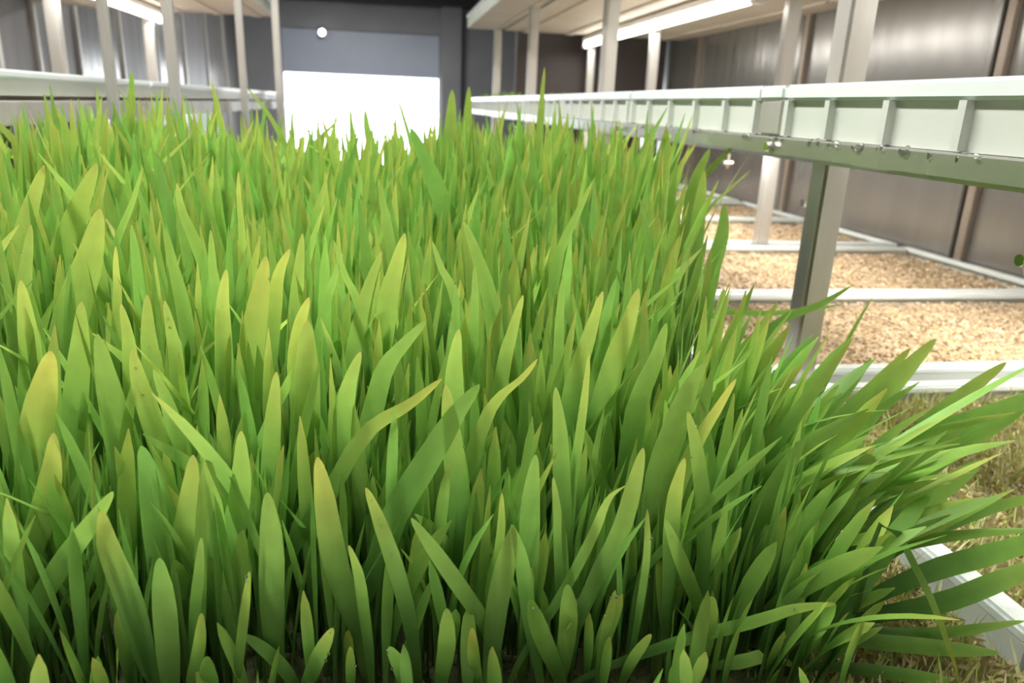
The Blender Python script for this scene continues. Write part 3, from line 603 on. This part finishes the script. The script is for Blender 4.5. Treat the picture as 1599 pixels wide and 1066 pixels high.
# blades fanning outward over the right-hand edge
for k in range(170):
    y = random.uniform(.35, .53); x = edge_x(y) - abs(random.gauss(0, .03))
    f = (edge_x(y) - x) / .07; s = max(.0, 1 - f) * min(1, max(0, .54 - y) / .10) * (1 if y > .40 else .6)
    z = top(y) - random.uniform(0, .10)
    V, c, a = rand_leaf(x, y, z, 14, lean=(s * random.uniform(.2, 1.5) * (1.0 if y < .62 else .6) + .05, random.gauss(-.08, .16)), W=random.uniform(.009, .014))
    if y < .55 and len(near) < 100000: near.append((y - .06, V, c, a)); continue
    n = len(V) // 3; VV.append(V); CC.append(c); AA.append(a); FF.append(np.array(faces(n)) + cnt); cnt += len(V)
near.sort(key=lambda q: q[0])
room = 298 - parts
for q in near[:room]: leaf_obj(q[1], q[2], q[3], faces(len(q[1]) // 3), 'blade', mat_o, org)
for q in near[room:]:
    n = len(q[1]) // 3; VV.append(q[1]); CC.append(q[2]); AA.append(q[3]); FF.append(np.array(faces(n)) + cnt); cnt += len(q[1])
o = leaf_obj(np.vstack(VV), np.vstack(CC), np.concatenate(AA), np.vstack(FF), 'blade_mass', mat_o, org); o['kind'] = 'stuff'

# young shoots showing above the rim at the far end of the right-hand eye-level trays
VV, CC, AA, FF = [], [], [], []; cnt = 0; MZs = MZ; MZ = -.012
for k in range(900):
    V, c, a = rand_leaf(random.uniform(.46, 1.4), random.uniform(2.9, 3.9), random.uniform(.035, .062), 5, W=.006)
    VV.append(V); CC.append(c * .8); AA.append(a); FF.append(np.array(faces(5)) + cnt); cnt += len(V)
MZ = MZs
o = leaf_obj(np.vstack(VV) + (0, 0, H), np.vstack(CC), np.concatenate(AA), np.vstack(FF), 'barley_shoots', None, np.zeros(3))
tag(o, 'low green shoots at the far end of the right-hand eye-level trays', 'grass', kind='stuff')

# water beads on the blades and along the wet tray edge
def beads(pts, name, label, rr=(.0005, .0010), parent=None):
    bm = bmesh.new()
    for p in pts:
        r = random.uniform(*rr); bmesh.ops.create_icosphere(bm, subdivisions=2, radius=r, matrix=Matrix.Translation((p[0], p[1], p[2] + (H if parent is None else 0))) @ Matrix.Diagonal((1, 1, random.uniform(.9, 1.4), 1)))
    me = bpy.data.meshes.new(name); bm.to_mesh(me); bm.free(); me.polygons.foreach_set('use_smooth', [True] * len(me.polygons)); me.materials.append(M['water'])
    o = bpy.data.objects.new(name, me); C.objects.link(o); o['kind'] = 'stuff'
    if parent: o.parent = parent
    else: tag(o, label, 'water')
    return o
beads([p - org for p in drops], 'water_beads', None, parent=mat_o)
pts = []
for cy in (.50, .56, .60, .64, .70, .78, .84, .98, 1.2):
    for _ in range(9): pts.append((.4155 + random.uniform(-.001, .004), cy + random.gauss(0, .013), -.0222 + random.uniform(-.003, .0015)))
beads(pts, 'water_drops', 'clear water drops clinging beneath the right-hand eye-level tray rim', (.0012, .0026))

# misting nozzles and clamps
def nozzle(x, y, z, label):
    t = thing('mist_nozzle', (x, y, z), label, 'nozzle', 'misting nozzles')
    MB().tube((0, 0, 0), (0, 0, -.018), .0035, 8).build('stem', M['white'], t)
    MB().tube((-.012, 0, -.022), (.012, 0, -.022), .006, 10).build('body', M['chrome'], t, smooth=False)
    MB().tube((0, 0, -.026), (0, 0, -.038), .0055, 10, .002).build('tip', M['chrome'], t)
    return t
nozzle(.62, 1.02, -.098, 'small misting nozzle beneath the right-hand beam beside the thick post')
nozzle(.60, .60, -.098, 'small misting nozzle beneath the right-hand beam at the frame edge')
nozzle(1.06, 2.25, .357, 'small misting nozzle under the upper right shelf beside the tube light')
nozzle(1.02, 2.9, .357, 'small misting nozzle under the upper right shelf farther back')
nozzle(.9, 1.9, -.098, 'small misting nozzle beneath the right-hand trays between the posts')
nozzle(-1.0, 2.1, .357, 'small misting nozzle under the upper left shelf')
for y, s in ((.775, 'nearer the joint of two trays'), (1.33, 'farther along the rail')):
    t = thing('bolt', (.414, y, -.031), 'dark hexagonal bolt head in the wet steel rail, ' + s, 'bolt', 'rail bolts')
    MB().tube((0, 0, 0), (-.006, 0, 0), .005, 6).build('bolt_head', M['chrome'], t)
